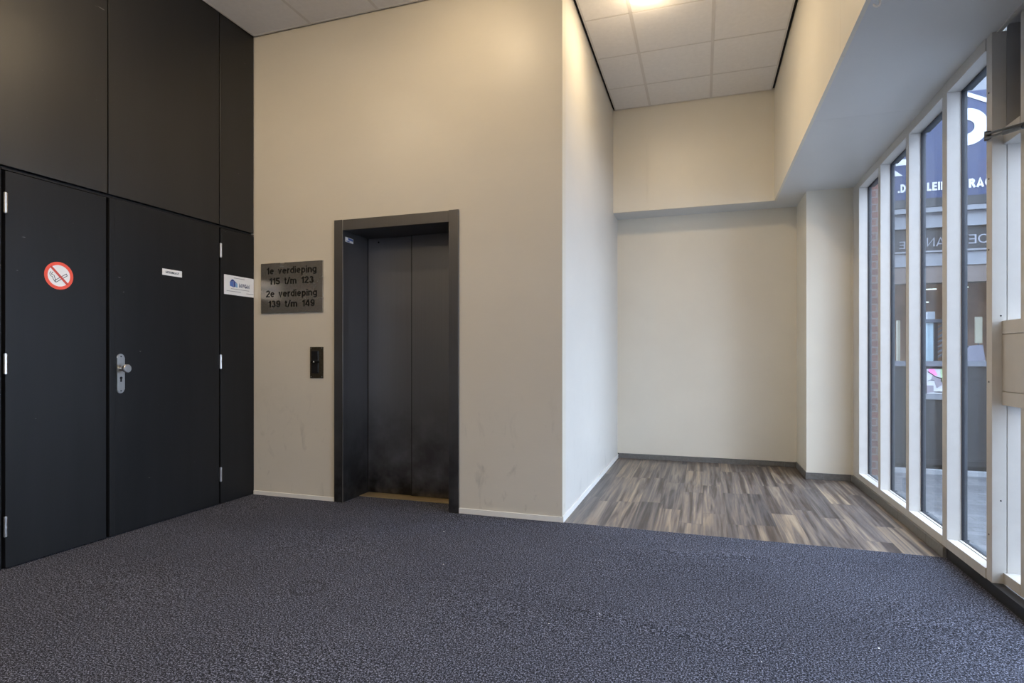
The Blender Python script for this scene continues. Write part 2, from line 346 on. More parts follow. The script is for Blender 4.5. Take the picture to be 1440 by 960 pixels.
def glyph(c, w):
    """strokes of a plain grotesque letter (cap height 1, stroke w) and its width"""
    h = w/2; X = 0.74
    if c == 'e': return [arc(.29, .37, .29-h, .37-h, 0, 318)+[], [(h, .385), (.58-h, .385)]], .58
    if c == 'v': return [[(h*.9, X), (.27, h*.2), (.54-h*.9, X)]], .54
    if c == 'r': return [[(h, 0), (h, X)], arc(.36, .40, .36-h, X-h-.40, 180, 90)], .36
    if c == 'd': return [arc(.28, .37, .28-h, .37-h, 0, 360, 24), [(.56-h, 0), (.56-h, 1)]], .56
    if c == 'i': return [[(h, 0), (h, X)], [(h, .86), (h, 1)]], w
    if c == 'p': return [arc(.28, .37, .28-h, .37-h, 0, 360, 24), [(h, -.26), (h, X)]], .56
    if c == 'n': return [[(h, 0), (h, X)], arc(.28, .42, .28-h, X-h-.42, 180, 0)+[(.56-h, 0)]], .56
    if c == 'm': return [[(h, 0), (h, X)], arc(.255, .42, .255-h, X-h-.42, 180, 0)+[(.51-h, 0)], arc(.255+.51-w, .42, .255-h, X-h-.42, 180, 0)+[(1.02-w-h, 0)]], 1.02-w
    if c == 'g': return [arc(.28, .37, .28-h, .37-h, 0, 360, 24), [(.56-h, X), (.56-h, -.04)]+arc(.28, -.04, .28-h, .23-h, 0, -150)], .56
    if c == 't': return [[(.15, .93), (.15, .2)]+arc(.15+.12, .2, .12, .2-h, 180, 280, 6), [(0, X-h*.9), (.33, X-h*.9)]], .33
    if c == '/': return [[(0, -.02), (.32, 1.02)]], .32
    if c == '1': return [[(.30, 0), (.30, 1)], [(.06, .73), (.20, .76), (.29, .93)]], .30+h
    if c == '2': return [arc(.28, .70, .28-h, .30-h, 170, -35)+[(h*1.3, w*.9), (h*1.1, h)], [(0, h), (.56, h)]], .56
    if c == '3': return [arc(.27, .735, .25-h, .265-h, 165, -90), arc(.27, .285, .29-h, .285-h, 90, -165)], .56
    if c == '4': return [[(.42, 0), (.42, 1)], [(.40, .96), (h*.8, .29)], [(0, .27), (.58, .27)]], .58
    if c == '5': return [[(.54, 1-h), (.13, 1-h), (.09, .50)], arc(.27, .32, .29-h, .32-h, 135, -165)], .56
    if c == '9': return [arc(.28, .67, .28-h, .33-h, 0, 360, 24), [(.56-h, .67), (.56-h, .45)]+arc(.27, .42, .29-h, .42-h, 0, -155)], .56
    if c == '.': return [[(h, 0), (h, w)]], w
    if c == 'D': return [[(h, h), (h, 1-h), (.24, 1-h)]+arc(.24, .5, .40-h, .5-h, 90, -90, 18)+[(h, h)]], .64
    if c == 'L': return [[(h, 1), (h, h), (.48, h)]], .48
    if c == 'E': return [[(.52, 1-h), (h, 1-h), (h, h), (.53, h)], [(h, .51), (.49, .51)]], .53
    if c == 'I': return [[(h, 0), (h, 1)]], w
    if c == 'T': return [[(0, 1-h), (.56, 1-h)], [(.28, 0), (.28, 1-h)]], .56
    if c == 'K': return [[(h, 0), (h, 1)], [(.56, 1), (h, .38)], [(.24, .58), (.58, 0)]], .60
    if c == 'A': return [[(h*.7, 0), (.33, 1-h*.5), (.66-h*.7, 0)], [(.14, .27), (.52, .27)]], .66
    if c == 'V': return [[(h*.7, 1), (.32, h*.5), (.64-h*.7, 1)]], .64
    if c == 'M': return [[(h, 0), (h, 1-h*.4), (.39, h*1.2), (.78-h, 1-h*.4), (.78-h, 0)]], .78
    if c == 'N': return [[(h, 0), (h, 1-h), (.62-h, h), (.62-h, 1)]], .62
    if c == 'R': return [[(h, 0), (h, 1)], [(h, 1-h), (.30, 1-h)]+arc(.30, .72, .26-h, .28-h, 90, -90)+[(h, .44+h)], [(.30, .44+h), (.58-h*.4, 0)]], .60
    if c == 'C': return [arc(.36, .5, .36-h, .5-h, 45, 315, 20)], .68
    if c == 'G': return [arc(.36, .5, .36-h, .5-h, 45, 335, 20), [(.42, .44), (.70-h, .44), (.70-h, .06)]], .70
    if c == 'O': return [arc(.38, .5, .38-h, .5-h, 0, 360, 28)], .76
    if c == 'S': return [arc(.28, .735, .26-h, .265-h, 35, 270), arc(.28, .265, .28-h, .265-h, 90, -145)], .56
    return [], .3
def ribbon(bm, P, w, put, depth, n):
    """constant-width band along a polyline, mitred, extruded to depth"""
    closed = math.dist(P[0], P[-1]) < 1e-6
    if closed: P = P[:-1]
    m = len(P); L = []
    for i in range(m):
        a = P[i-1] if (i or closed) else None; b = P[(i+1) % m] if (i < m-1 or closed) else None; c = P[i]
        ns = []
        for u, v in ((a, c), (c, b)):
            if u is None or v is None: continue
            d = math.dist(u, v) or 1e-9; ns.append((-(v[1]-u[1])/d, (v[0]-u[0])/d))
        nx = sum(q[0] for q in ns); ny = sum(q[1] for q in ns); k = math.hypot(nx, ny) or 1; nx /= k; ny /= k
        mit = min(1.6, 1/max(0.3, nx*ns[0][0]+ny*ns[0][1])); L.append(((c[0]+nx*w/2*mit, c[1]+ny*w/2*mit), (c[0]-nx*w/2*mit, c[1]-ny*w/2*mit)))
    rows = [[bm.verts.new(put(q, z)) for q, z in ((l, 0), (r, 0), (r, depth), (l, depth))] for l, r in L]
    for i in range(m if closed else m-1):
        A, B = rows[i], rows[(i+1) % m]
        for j in range(4): bm.faces.new((A[j], B[j], B[(j+1) % 4], A[(j+1) % 4]))
    if not closed: bm.faces.new(rows[0]); bm.faces.new(rows[-1][::-1])
def text(name, s, fr, u, v, width, height, mat, parent, depth=0.001, weight=0.17, gap=0.11, space=0.34, mirror=False):
    """raised lettering, left end and baseline at (u, v) on the frame, fitted to width x cap height; one object per word"""
    x = 0; words = []; cur = []
    for c in s:
        if c == ' ':
            if cur: words.append(cur); cur = []
            x += space; continue
        st, wd = glyph(c, weight); cur.append((x, st)); x += wd+gap
    words.append(cur); total = x-gap; kx = width/total; last = None
    for wd in words:
        bm = bm_new()
        for x0, st in wd:
            for k_, P in enumerate(st):
                def put(q, z, x0=x0):
                    uu = (x0+q[0])*kx
                    return fr(u+(width-uu if mirror else uu), v+q[1]*height, z)
                ribbon(bm, P, weight, put, depth+0.00025*k_, fr.n)
        last = obj(name, bm, mat, parent)
    return last

# ================================================================== SETTING
XL, YL, XB, YF, YB, XF, XW = -3.41, 3.74, -0.885, 6.03, 6.345, 0.65, 1.26
ZC, ZS = 3.655, 2.597
Y0 = -3.0
# carpet, with a few low ripples
bm = bm_new()
def carpet_z(x, y):
    z = 0.006
    z += 0.0065*math.exp(-((y-3.33-0.10*math.sin((x+0.3)*1.6))/0.055)**2)*math.exp(-((x+0.05)/0.45)**2)
    z += 0.0065*math.exp(-((y-2.44+0.16*(x+0.4))/0.045)**2)*math.exp(-((x+0.25)/0.42)**2)
    z += 0.003*math.sin(x*3.1+y*1.7)*math.sin(y*4.3-x*0.8)*0.3
    return max(0.002, z)
def grid(x0, x1, y0, y1, st):
    nx, ny = max(1, int((x1-x0)/st)), max(1, int((y1-y0)/st))
    V = [[bm.verts.new((x0+(x1-x0)*i/nx, y0+(y1-y0)*j/ny, carpet_z(x0+(x1-x0)*i/nx, y0+(y1-y0)*j/ny))) for j in range(ny+1)] for i in range(nx+1)]
    for i in range(nx):
        for j in range(ny): bm.faces.new((V[i][j], V[i+1][j], V[i+1][j+1], V[i][j+1]))
grid(-3.44, 1.30, 1.2, 3.738, 0.028)
grid(-3.44, 1.30, Y0, 1.2, 0.3)
grid(-2.573, -1.701, 3.738, 3.945, 0.05)
struct('floor', bm, M['carpet'], smooth=True)
struct('floor_wood', bx(XB, 1.30, 3.738, 6.40, -0.03, 0.003), M['wood'])
struct('floor_slab', bx(-3.6, 1.42, Y0-0.1, 6.5, -0.12, -0.031), M['plinth_black'])
# lift wall (with the lift opening), corridor wall, back wall, fascia, bulkhead, soffit, pilaster
bm = bm_new(); HX0, HX1, HZ = -2.645, -1.631, 2.13
box(bm, HX1, XB, YL, YL+0.1, 0, ZC+0.1)
struct('wall_back', bm, M['wall'])
struct('wall_back_left', bx(XL-0.05, HX0, YL, YL+0.1, 0, ZC+0.1), M['wall'])
struct('wall_back_upper', bx(HX0, HX1, YL, YL+0.1, HZ, ZC+0.1), M['wall'])
struct('wall_corridor', bx(XB-0.1, XB, YL+0.1, 6.5, 0, ZC+0.1), M['wall2'])
bm = bm_new(); box(bm, XB, 0.895, YB, YB+0.03, 0.056, ZS+0.01); struct('wall_far', bm, M['panelwhite'])
struct('wall_far_core', bx(XB, 1.40, YB+0.012+0.02, YB+0.12, 0, ZS+0.01), M['black_void'])
bm = bm_new()
for a, b in ((XB, -0.541), (-0.539, XF+0.001)): box(bm, a, b, YF, YF+0.02, ZS, ZC+0.1)
box(bm, XB, XF, YF+0.004, YF+0.02, ZS+0.003, ZC+0.1)
struct('wall_fascia', bm, M['panelwhite'])
bm = bm_new()
for a, b in ((Y0, 0.86), (0.862, 3.249), (3.251, YF+0.02)): box(bm, XF, XF+0.02, a, b, ZS, ZC+0.1)
box(bm, XF+0.004, XF+0.02, Y0, YF+0.02, ZS+0.003, ZC+0.1)
struct('wall_bulkhead', bm, M['panelwhite'])
bm = bm_new()
for a, b in ((Y0, 1.6), (1.6015, 4.0805), (4.082, 6.40)): box(bm, XF+0.0202, 1.30, a, b, ZS, ZS+0.02)
box(bm, XB, XF+0.0202, YF+0.0202, 6.40, ZS, ZS+0.02)
box(bm, XB, 1.30, YF+0.0202, 6.40, ZS+0.003, ZS+0.06); box(bm, XF+0.0202, 1.30, Y0, 6.40, ZS+0.003, ZS+0.06)
struct('ceiling_soffit', bm, M['soffit'])
struct('ceiling_recess', bx(1.29, 1.50, Y0, 3.24, ZS+0.03, ZS+0.07), M['soffit'])
struct('trim_1', bx(1.283, 1.302, Y0, 3.222, ZS-0.006, ZS+0.03), M['frame_white'])
bm = bm_new(); box(bm, 0.887, 1.238, 5.78, YB+0.02, 0.0, ZS+0.001); box(bm, 1.2395, 1.30, 5.781, YB+0.02, 0.0, ZS+0.001)
struct('wall_pilaster', bm, M['panelwhite'])
# left wall: dark panels on a black carcass
struct('wall_left', bx(-3.56, XL-0.03, Y0, YL, 0, ZC+0.1), M['black_void'])
bm = bm_new(); ys = [-3.0, -1.65, -0.24, 1.15, 2.545, 3.392, YL-0.002]
for a, b in zip(ys[:-1], ys[1:]): box(bm, XL-0.03, XL, a+0.004, b-0.004, 2.087, ZC+0.1, bev=0.002)
struct('wall_left_upper', bm, M['upper']); bm = bm_new()
for a, b in zip(ys[:3], ys[1:4]): box(bm, XL-0.03, XL, a+0.004, b-0.004, 0.008, 2.073, bev=0.002)
box(bm, XL-0.03, XL-0.001, 1.158, 1.985, 0.008, 2.073, bev=0.002)
box(bm, XL-0.03, XL, 3.403, YL-0.002, 0.008, 2.062, bev=0.002)
box(bm, XL-0.03, XL-0.001, 1.988, YL-0.002, 2.065, 2.073)
struct('wall_left_panel', bm, M['door'])
# walls behind the photographer
struct('wall_front', bx(-3.6, 1.42, Y0-0.12, Y0, -0.03, ZC+0.1), M['wall2'])

# doors in the dark wall
def door(name, y0, y1, z1, hinge_y):
    d = struct(name, bx(XL-0.03, XL+0.001, y0, y1, 0.012, z1, bev=0.002), M['door'])
    for zc in (0.229, 1.066, 1.894):
        b = bm_new()
        for a, c in ((-0.050, -0.001), (0.001, 0.050)): cyl(b, (XL+0.006, hinge_y, zc+a), (XL+0.006, hinge_y, zc+c), 0.0095, 14)
        cyl(b, (XL+0.006, hinge_y, zc-0.053), (XL+0.006, hinge_y, zc+0.053), 0.007, 12)
        obj('hinge', b, M['steel'], d, True)
    return d
d1 = door('door_1', 2.004, 2.533, 2.061, 2.001)
d2 = door('door_2', 2.552, 3.388, 2.064, 3.397)
bm = bx(XL-0.02, XL+0.004, 2.553, 2.585, 0.012, 2.062, bev=0.002); obj('rebate_strip', bm, M['door'], d2)
FL = Frame((XL+0.001, 0, 0), (0, 1, 0), (0, 0, 1), (1, 0, 0))       # on the left wall
# knob plate
bm = bm_new(); pts = []
cy, w, zb, zt = 2.6195, 0.0245, 0.878, 1.120
for i in range(13): a = math.pi*i/12; pts.append((cy+w*math.cos(a), zt-w+w*math.sin(a)))
for i in range(13): a = math.pi+math.pi*i/12; pts.append((cy+w*math.cos(a), zb+w+w*math.sin(a)))
prism(bm, FL, pts, 0.0, 0.009)
es = [e for e in bm.edges if all(abs((v.co-FL.o).dot(FL.n)-0.009) < 1e-5 for v in e.verts)]
bmesh.ops.bevel(bm, geom=es, offset=0.003, segments=2, affect='EDGES')
pl = obj('knob_plate', bm, M['steel'], d2, True)
bm = bm_new(); kz = 1.030
cyl(bm, FL(cy, kz, 0.006), FL(cy, kz, 0.045), 0.010, 20); cyl(bm, FL(cy, kz, 0.040), FL(cy, kz, 0.050), 0.016, 28, 0.026)
cyl(bm, FL(cy, kz, 0.050), FL(cy, kz, 0.062), 0.026, 28); cyl(bm, FL(cy, kz, 0.062), FL(cy, kz, 0.066), 0.026, 28, 0.022)
obj('knob', bm, M['steel'], d2, True)
bm = bm_new(); disc(bm, FL, (cy, 0.972), 0.0085, 0.0085, 0.0102, 20); prism(bm, FL, [(cy-0.005, 0.972), (cy-0.005, 0.948), (cy+0.005, 0.948), (cy+0.005, 0.972)], 0.0085, 0.0102)
obj('keyhole', bm, M['black_plastic'], d2)
for z in (1.104, 0.893):
    bm = bm_new(); disc(bm, FL, (cy, z), 0.0045, 0.0085, 0.0103, 14); obj('screw', bm, M['dark_steel'], d2)

# ceiling: tiles and grid with a black shadow gap round the edge
g = 0.586; gx = [0.075-g*k for k in range(-1, 7)]; gy = [3.765-0.59*k for k in range(-3, 12)]
bm = bm_new(); bt = bm_new()
regions = ((XL+0.008, XF-0.022, Y0+0.02, YL-0.012), (XB+0.020, XF-0.022, YL-0.012, YF-0.010))
for (x0, x1, y0, y1) in regions:
    cx = [x0]+sorted(x for x in gx if x0+0.02 < x < x1-0.02)+[x1]; cyy = [y0]+sorted(y for y in gy if y0+0.03 < y < y1-0.02)+[y1]
    for a, b in zip(cx[:-1], cx[1:]):
        for c, d in zip(cyy[:-1], cyy[1:]): box(bt, a+0.010, b-0.010, c+0.007, d-0.007, ZC+0.001, ZC+0.016, bev=0.003)
    for x in cx[1:-1]: box(bm, x-0.012, x+0.012, y0, y1, ZC-0.0005, ZC+0.012)
    for y in cyy[1:-1]: box(bm, x0, x1, y-0.006, y+0.006, ZC+0.0008, ZC+0.013)
    box(bm, x0, x0+0.014, y0, y1, ZC-0.001, ZC+0.012); box(bm, x1-0.014, x1, y0, y1, ZC-0.001, ZC+0.012)
    if y1 > YL: box(bm, x0, x1, y1-0.014, y1, ZC-0.001, ZC+0.012)
    else: box(bm, x0, XB+0.03, y1-0.014, y1, ZC-0.001, ZC+0.012)
struct('ceiling', bt, M['tile'])
struct('trim_2', bm, M['tgrid'])
struct('ceiling_void', bx(-3.6, XF+0.06, Y0-0.1, 6.5, ZC+0.0165, ZC+0.12), M['black_void'])

# skirtings
bm = bm_new()
def skirt(bm, pts2, zt, th=0.010):
    pass
box(bm, XL+0.002, -2.650, YL-0.010, YL, 0.004, 0.037, bev=0.002)
struct('baseboard_back_left', bm, M['white_trim'])
bm = bm_new(); box(bm, -1.626, XB+0.010, YL-0.010, YL, 0.004, 0.042, bev=0.002); struct('baseboard_back', bm, M['white_trim'])
bm = bm_new(); box(bm, XB, XB+0.010, YL-0.008, YB, 0.003, 0.046, bev=0.002); struct('baseboard_corridor', bm, M['white_trim'])
bm = bm_new()
x = XB+0.012
while x < 0.87: x1 = min(0.885, x+0.33); box(bm, x+0.0008, x1-0.0008, YB-0.004, YB+0.02, 0.003, 0.053, bev=0.001); x = x1
struct('baseboard_far', bm, M['plinth'])
bm = bm_new()
for a, b in ((5.772, 6.07), (6.0715, YB)): box(bm, 0.879, 0.888, a, b, 0.003, 0.062, bev=0.001)
for a, b in ((0.879, 1.02), (1.0215, 1.244)): box(bm, a, b, 5.770, 5.781, 0.003, 0.062, bev=0.001)
struct('baseboard_pilaster', bm, M['plinth'])
bm = bm_new()
for a, b in ((3.737, 3.99), (3.9915, 4.50), (4.5015, 4.94), (4.9415, 5.38), (5.3815, 5.772)): box(bm, 1.245, 1.262, a, b, 0.003, 0.062, bev=0.001)
struct('baseboard_right', bm, M['plinth'])
struct('baseboard_right_black', bx(1.262, 1.31, Y0, 3.7365, 0.003, 0.060, bev=0.001), M['plinth_black'])

# ------------------------------------------------------------------ window front on the right
XG = 1.334                                                            # glass plane
mull = [(5.584, 5.78), (4.963, 5.020), (4.335, 4.390), (3.724, 3.788)]
wroot = bpy.data.objects.new('window_1', None); COL.objects.link(wroot); wroot['kind'] = 'structure'
def wpart(name, bm, mat, smooth=False): return obj(name, bm, mat, wroot, smooth)
for (a, b) in mull:
    wpart('mullion', bx(XW, 1.328, a, b, 0.06, ZS, bev=0.0015), M['frame_white'])
    bm = bm_new(); box(bm, 1.3400, 1.3465, a-0.002, b+0.002, 0.06, ZS+0.05); box(bm, 1.3465, 1.3540, a, b, 0.06, ZS+0.05)
    wpart('outer_mullion', bm, M['alu_grey'])
bays = [(5.020, 5.584), (4.390, 4.963), (3.788, 4.335), (3.276, 3.724)]
for i, (a, b) in enumerate(bays):
    wpart('head_rail', bx(XW, 1.328, a, b, 2.537, ZS, bev=0.001), M['frame_white'])
    bm = bm_new(); box(bm, XW, 1.292, a, b, 0.061, 0.1105, bev=0.001); box(bm, 1.2935, 1.312, a, b, 0.061, 0.1085, bev=0.001); box(bm, 1.3135, 1.328, a, b, 0.061, 0.112, bev=0.001)
    wpart('sill_rail', bm, M['frame_white'])
    bm = bm_new(); box(bm, 1.340, 1.385, a-0.004, b+0.004, 0.05, 0.100); box(bm, 1.340, 1.375, a-0.004, b+0.004, 2.535, 2.65)
    wpart('outer_rail', bm, M['alu_grey'])
    bm = bm_new()
    box(bm, 1.3265, 1.3395, a+0.0005, a+0.0045, 0.112, 2.536); box(bm, 1.3265, 1.3395, b-0.0045, b-0.0005, 0.112, 2.536)
    box(bm, 1.3265, 1.3395, a, b, 2.531, 2.536); box(bm, 1.3285, 1.3395, a, b, 0.1105, 0.114)
    wpart('gasket', bm, M['gasket'])
    wpart('pane', bx(XG-0.003, XG+0.003, a+0.001, b-0.001, 0.105, 2.540), M['glass'])
for y in (5.0, 3.75): pass
# free post between the glazing and the entrance
pst = struct('trim_3', bx(1.266, 1.322, 3.224, 3.278, 0.006, ZS, bev=0.0015), M['frame_white'])
for z in (0.275, 0.985, 1.93, 1.60, 2.33):
    bm = bm_new(); cyl(bm, (1.2648, 3.252, z), (1.2672, 3.252, z), 0.0042, 12); obj('screw_hole', bm, M['ink'], pst)
for z in (0.44, 1.29):
    bm = bm_new(); cyl(bm, (1.300, 3.2232, z), (1.300, 3.2255, z), 0.0035, 12); obj('screw_hole', bm, M['ink'], pst)
# entrance field beyond the post
eroot = bpy.data.objects.new('window_2', None); COL.objects.link(eroot); eroot['kind'] = 'structure'
def epart(name, bm, mat): return obj(name, bm, mat, eroot)
epart('stile', bx(1.325, 1.418, 3.2245, 3.29, 0.06, 2.110, bev=0.001), M['frame_white'])
epart('upper_stile', bx(1.323, 1.418, 3.2245, 3.29, 2.1505, ZS+0.03, bev=0.001), M['shade_grey'])  # top of the white stile, greyed to paint in the shade there
for (a, b) in ((3.000, 3.078), (2.02, 2.12), (0.92, 1.00), (-0.3, -0.22), (-1.5, -1.42), (-2.9, -2.8)):
    epart('stile', bx(1.312, 1.418, a, b, 0.06, 2.60, bev=0.001), M['frame_white'])
fields = [(3.078, 3.2245), (2.12, 3.000), (1.00, 2.02), (-0.22, 0.92), (-1.42, -0.3), (-2.8, -1.5)]
for i, (a, b) in enumerate(fields):
    epart('sill_rail', bx(1.310, 1.418, a, b, 0.061, 0.111, bev=0.001), M['frame_white'])
    epart('transom', bx(1.309, 1.418, a, b, 2.075, 2.150, bev=0.001), M['frame_white'])
    if i < 2:
        epart('transom_panel', bx(1.405, 1.430, a, b, 2.150, 2.63), M['shade_grey'])
    else:
        epart('pane', bx(1.399, 1.405, a, b, 2.145, 2.61), M['glass'])
    epart('pane', bx(1.399, 1.405, a+0.0005, b-0.0005, 0.107, 2.079), M['glass'])
    bm = bm_new(); box(bm, 1.392, 1.398, a, a+0.006, 0.11, 2.075); box(bm, 1.392, 1.398, b-0.006, b, 0.11, 2.075); epart('gasket', bm, M['gasket'])
bm = bm_new()
for z0, z1 in ((0.880, 0.942), (0.945, 1.203), (1.206, 1.267)): box(bm, 1.304, 1.324, 2.035, 3.2235, z0, z1, bev=0.001)
box(bm, 1.313, 1.396, 2.04, 3.2235, 0.882, 1.265); epart('letterbox_rail', bm, M['frame_white'])
# closer arm
t = thing('closer_arm', 'dark steel closer arm bracketed to the white post beside the entrance glazing', 'door closer', (1.262, 3.235, 2.125))
bm = bm_new(); box(bm, 1.250, 1.2655, 3.226, 3.262, 2.110, 2.146, bev=0.002); cyl(bm, (1.250, 3.24, 2.108), (1.250, 3.24, 2.148), 0.007, 14); obj('bracket', bm, M['dark_steel'], t, True)
bm = tube(bm_new(), [(1.249, 3.238, 2.135), (1.247, 2.90, 2.056), (1.243, 2.74, 2.022)], 0.0055); obj('upper_rod', bm, M['dark_steel'], t, True)
bm = tube(bm_new(), [(1.249, 3.238, 2.116), (1.247, 2.98, 2.061), (1.243, 2.74, 2.010)], 0.0055); cyl(bm, (1.248, 3.07, 2.080), (1.2465, 2.90, 2.044), 0.0095, 14); obj('lower_rod', bm, M['dark_steel'], t, True)
bm = tube(bm_new(), [(1.243, 2.74, 2.016), (1.312, 2.60, 2.035)], 0.006); box(bm, 1.27, 1.3105, 2.30, 2.62, 2.09, 2.14, bev=0.004); box(bm, 1.285, 1.3105, 2.585, 2.615, 2.02, 2.10); obj('closer_body', bm, M['dark_steel'], t, True)

# ================================================================== LIFT
lift = thing('lift_entrance', 'grey steel lift entrance with two closed sliding panels in the cream wall', 'elevator', (-2.138, 3.74, 0))
YP = 4.070
b_ = dict(bev=0.0012)
bm = bm_new(); box(bm, -2.648, -2.573, YL-0.016, YL+0.06, 0.004, 2.134, **b_); box(bm, -2.590, -2.573, YL-0.014, YP-0.002, 0.004, 2.10); obj('jamb', bm, M['lift_frame'], lift)
bm = bm_new(); box(bm, -1.701, -1.627, YL-0.016, YL+0.06, 0.004, 2.137, **b_); box(bm, -1.701, -1.684, YL-0.014, YP-0.002, 0.004, 2.10); obj('jamb', bm, M['lift_frame'], lift)
bm = bm_new(); box(bm, -2.5725, -1.7015, YL-0.015, YL+0.06, 2.054, 2.133, **b_); box(bm, -2.5725, -1.7015, YL-0.01, YP+0.02, 2.056, 2.10); obj('lintel', bm, M['lift_frame'], lift)
obj('edge_highlight', bx(-2.5745, -2.5705, YL-0.0175, YL-0.012, 0.005, 2.134), M['steel'], lift)  # steel strip painted in as the highlight on the jamb's chamfered edge
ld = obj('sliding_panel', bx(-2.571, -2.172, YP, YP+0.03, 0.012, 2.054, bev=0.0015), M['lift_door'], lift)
bm = bm_new(); cyl(bm, (-2.474, YP-0.0008, 2.022), (-2.474, YP+0.004, 2.022), 0.007, 16); obj('release_hole', bm, M['ink'], ld)
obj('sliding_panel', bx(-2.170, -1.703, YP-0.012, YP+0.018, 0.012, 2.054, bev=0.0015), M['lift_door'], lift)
obj('panel_gap', bx(-2.1735, -2.1685, YP-0.0126, YP+0.03, 0.012, 2.054), M['black_void'], lift)
obj('panel_gap', bx(-2.573, -2.5685, YP-0.004, YP+0.03, 0.008, 2.056), M['black_void'], lift)
obj('panel_back', bx(-2.60, -1.68, YP+0.031, YP+0.05, 0, 2.12), M['black_void'], lift)
bm = bm_new()
for a, b in ((3.946, 3.975), (3.978, 4.012), (4.015, 4.10)): box(bm, -2.572, -1.702, a, b, -0.03, 0.010, bev=0.001)
obj('sill', bm, M['brass'], lift)
FJ = Frame((-2.573, 0, 0), (0, 1, 0), (0, 0, 1), (1, 0, 0))
st = thing('inspection_sticker', 'small blue and white sticker high on the left reveal of the lift entrance', 'sticker', (-2.573, 3.80, 1.995))
obj('backing', prism(bm_new(), FJ, [(3.758, 1.976), (3.862, 1.976), (3.862, 2.012), (3.758, 2.012)], 0.0, 0.0008), M['paper'], st)
bm = bm_new(); prism(bm, FJ, [(3.800, 1.992), (3.858, 1.992), (3.858, 2.009), (3.790, 2.009)], 0.0008, 0.0012); prism(bm, FJ, [(3.772, 1.980), (3.815, 1.980), (3.815, 1.987), (3.772, 1.987)], 0.0008, 0.0012)
obj('print', bm, M['logo_mid'], st)

# call panel
FW = Frame((0, YL, 0), (1, 0, 0), (0, 0, 1), (0, -1, 0))               # on the lift wall
cp = thing('call_panel', 'narrow dark bronze lift call panel on the cream wall left of the lift', 'call panel', (-2.813, YL, 1.058))
bm = bx(-2.873, -2.753, YL-0.006, YL, 0.938, 1.178, bev=0.002); obj('plate', bm, M['bronze'], cp)
bm = bx(-2.852, -2.790, YL-0.016, YL-0.005, 0.976, 1.150, bev=0.004); obj('insert', bm, M['black_plastic'], cp)
bm = bx(-2.856, -2.786, YL-0.019, YL-0.010, 1.056, 1.074, bev=0.002); bt_ = obj('button', bm, M['ink'], cp)
bm = bm_new(); disc(bm, FW, (-2.829, 1.065), 0.0055, 0.0185, 0.0198, 16); obj('indicator', bm, M['paper'], bt_)
bm = bx(-2.797, -2.789, YL-0.018, YL-0.012, 0.985, 1.145, bev=0.001); obj('side_bar', bm, M['dark_steel'], cp)
for x in (-2.862, -2.764):
    for z in (0.950, 1.168):
        bm = bm_new(); disc(bm, FW, (x, z), 0.0042, 0.005, 0.0075, 14); obj('screw', bm, M['steel'], cp)

# floor directory
dp = thing('floor_directory', 'brushed steel plate listing two floors in black letters left of the lift', 'sign', (-3.043, YL, 1.644))
obj('plate', bx(-3.333, -2.753, YL-0.012, YL-0.001, 1.447, 1.840, bev=0.0015), M['plate'], dp)
FD = Frame((-3.333, YL-0.012, 1.447), (1, 0, 0), (0, 0, 1), (0, -1, 0))
Wd, Hd = 0.58, 0.393
for s, u0, u1, vb in (('1e verdieping', 0.098, 0.905, 0.222), ('115 t/m 123', 0.140, 0.858, 0.430), ('2e verdieping', 0.088, 0.912, 0.680), ('139 t/m 149', 0.124, 0.876, 0.885)):
    text('lettering', s, FD, u0*Wd, (1-vb)*Hd, (u1-u0)*Wd, 0.0525, M['ink'], dp, weight=0.168, gap=0.085, space=0.52)

# stickers and labels on the dark doors
FS = Frame((XL+0.001, 2.264, 1.5535), (0, 1, 0), (0, 0, 1), (1, 0, 0))
ns = thing('no_smoking_sticker', 'round red and white no smoking sticker on the left dark door', 'sign', (XL+0.001, 2.264, 1.5535))
obj('disc', disc(bm_new(), FS, (0, 0), 0.070, 0, 0.0008), M['paper'], ns)
obj('ring', ring(bm_new(), FS, (0, 0), 0.0595, 0.0765, 0.0, 0.0016), M['red'], ns)
bm = bm_new(); k = 0.0060
stroke(bm, FS, [(-0.016, -0.0375), (0.044, 0.0045)], 0.0030, 0.0008, 0.0012); stroke(bm, FS, [(-0.021, -0.0270), (0.039, 0.0150)], 0.0030, 0.0008, 0.0012)
stroke(bm, FS, [(0.044, 0.0045), (0.039, 0.0150)], 0.0030, 0.0008, 0.0012); stroke(bm, FS, [(-0.016, -0.0375), (-0.021, -0.0270)], 0.0030, 0.0008, 0.0012)
stroke(bm, FS, [(-0.021, -0.036), (-0.030, -0.022), (-0.033, -0.010), (-0.041, -0.006), (-0.047, 0.001), (-0.048, 0.009), (-0.042, 0.018)], 0.0028, 0.0008, 0.0012)
stroke(bm, FS, [(-0.016, -0.027), (-0.022, -0.014), (-0.025, -0.002), (-0.032, 0.002), (-0.039, 0.004), (-0.036, 0.012), (-0.031, 0.017)], 0.0028, 0.0008, 0.0012)
obj('cigarette', bm, M['ink'], ns)
obj('slash', stroke(bm_new(), FS, [(-0.0415, 0.0455), (0.0440, -0.0430)], 0.0125, 0.0012, 0.0017), M['darkred'], ns)

FM = Frame((XL+0.001, 2.912, 1.648), (0, 1, 0), (0, 0, 1), (1, 0, 0))
ml = thing('door_label', 'small white name plate with black capitals on the dark door with the knob', 'sign', (XL+0.001, 2.987, 1.669))
obj('plate', prism(bm_new(), FM, [(0, 0), (0.151, 0), (0.151, 0.042), (0, 0.042)], 0, 0.002), M['paper'], ml)
text('lettering', 'METERKAST', FM, 0.024, 0.0145, 0.103, 0.0135, M['ink'], ml, depth=0.0028, weight=0.2)

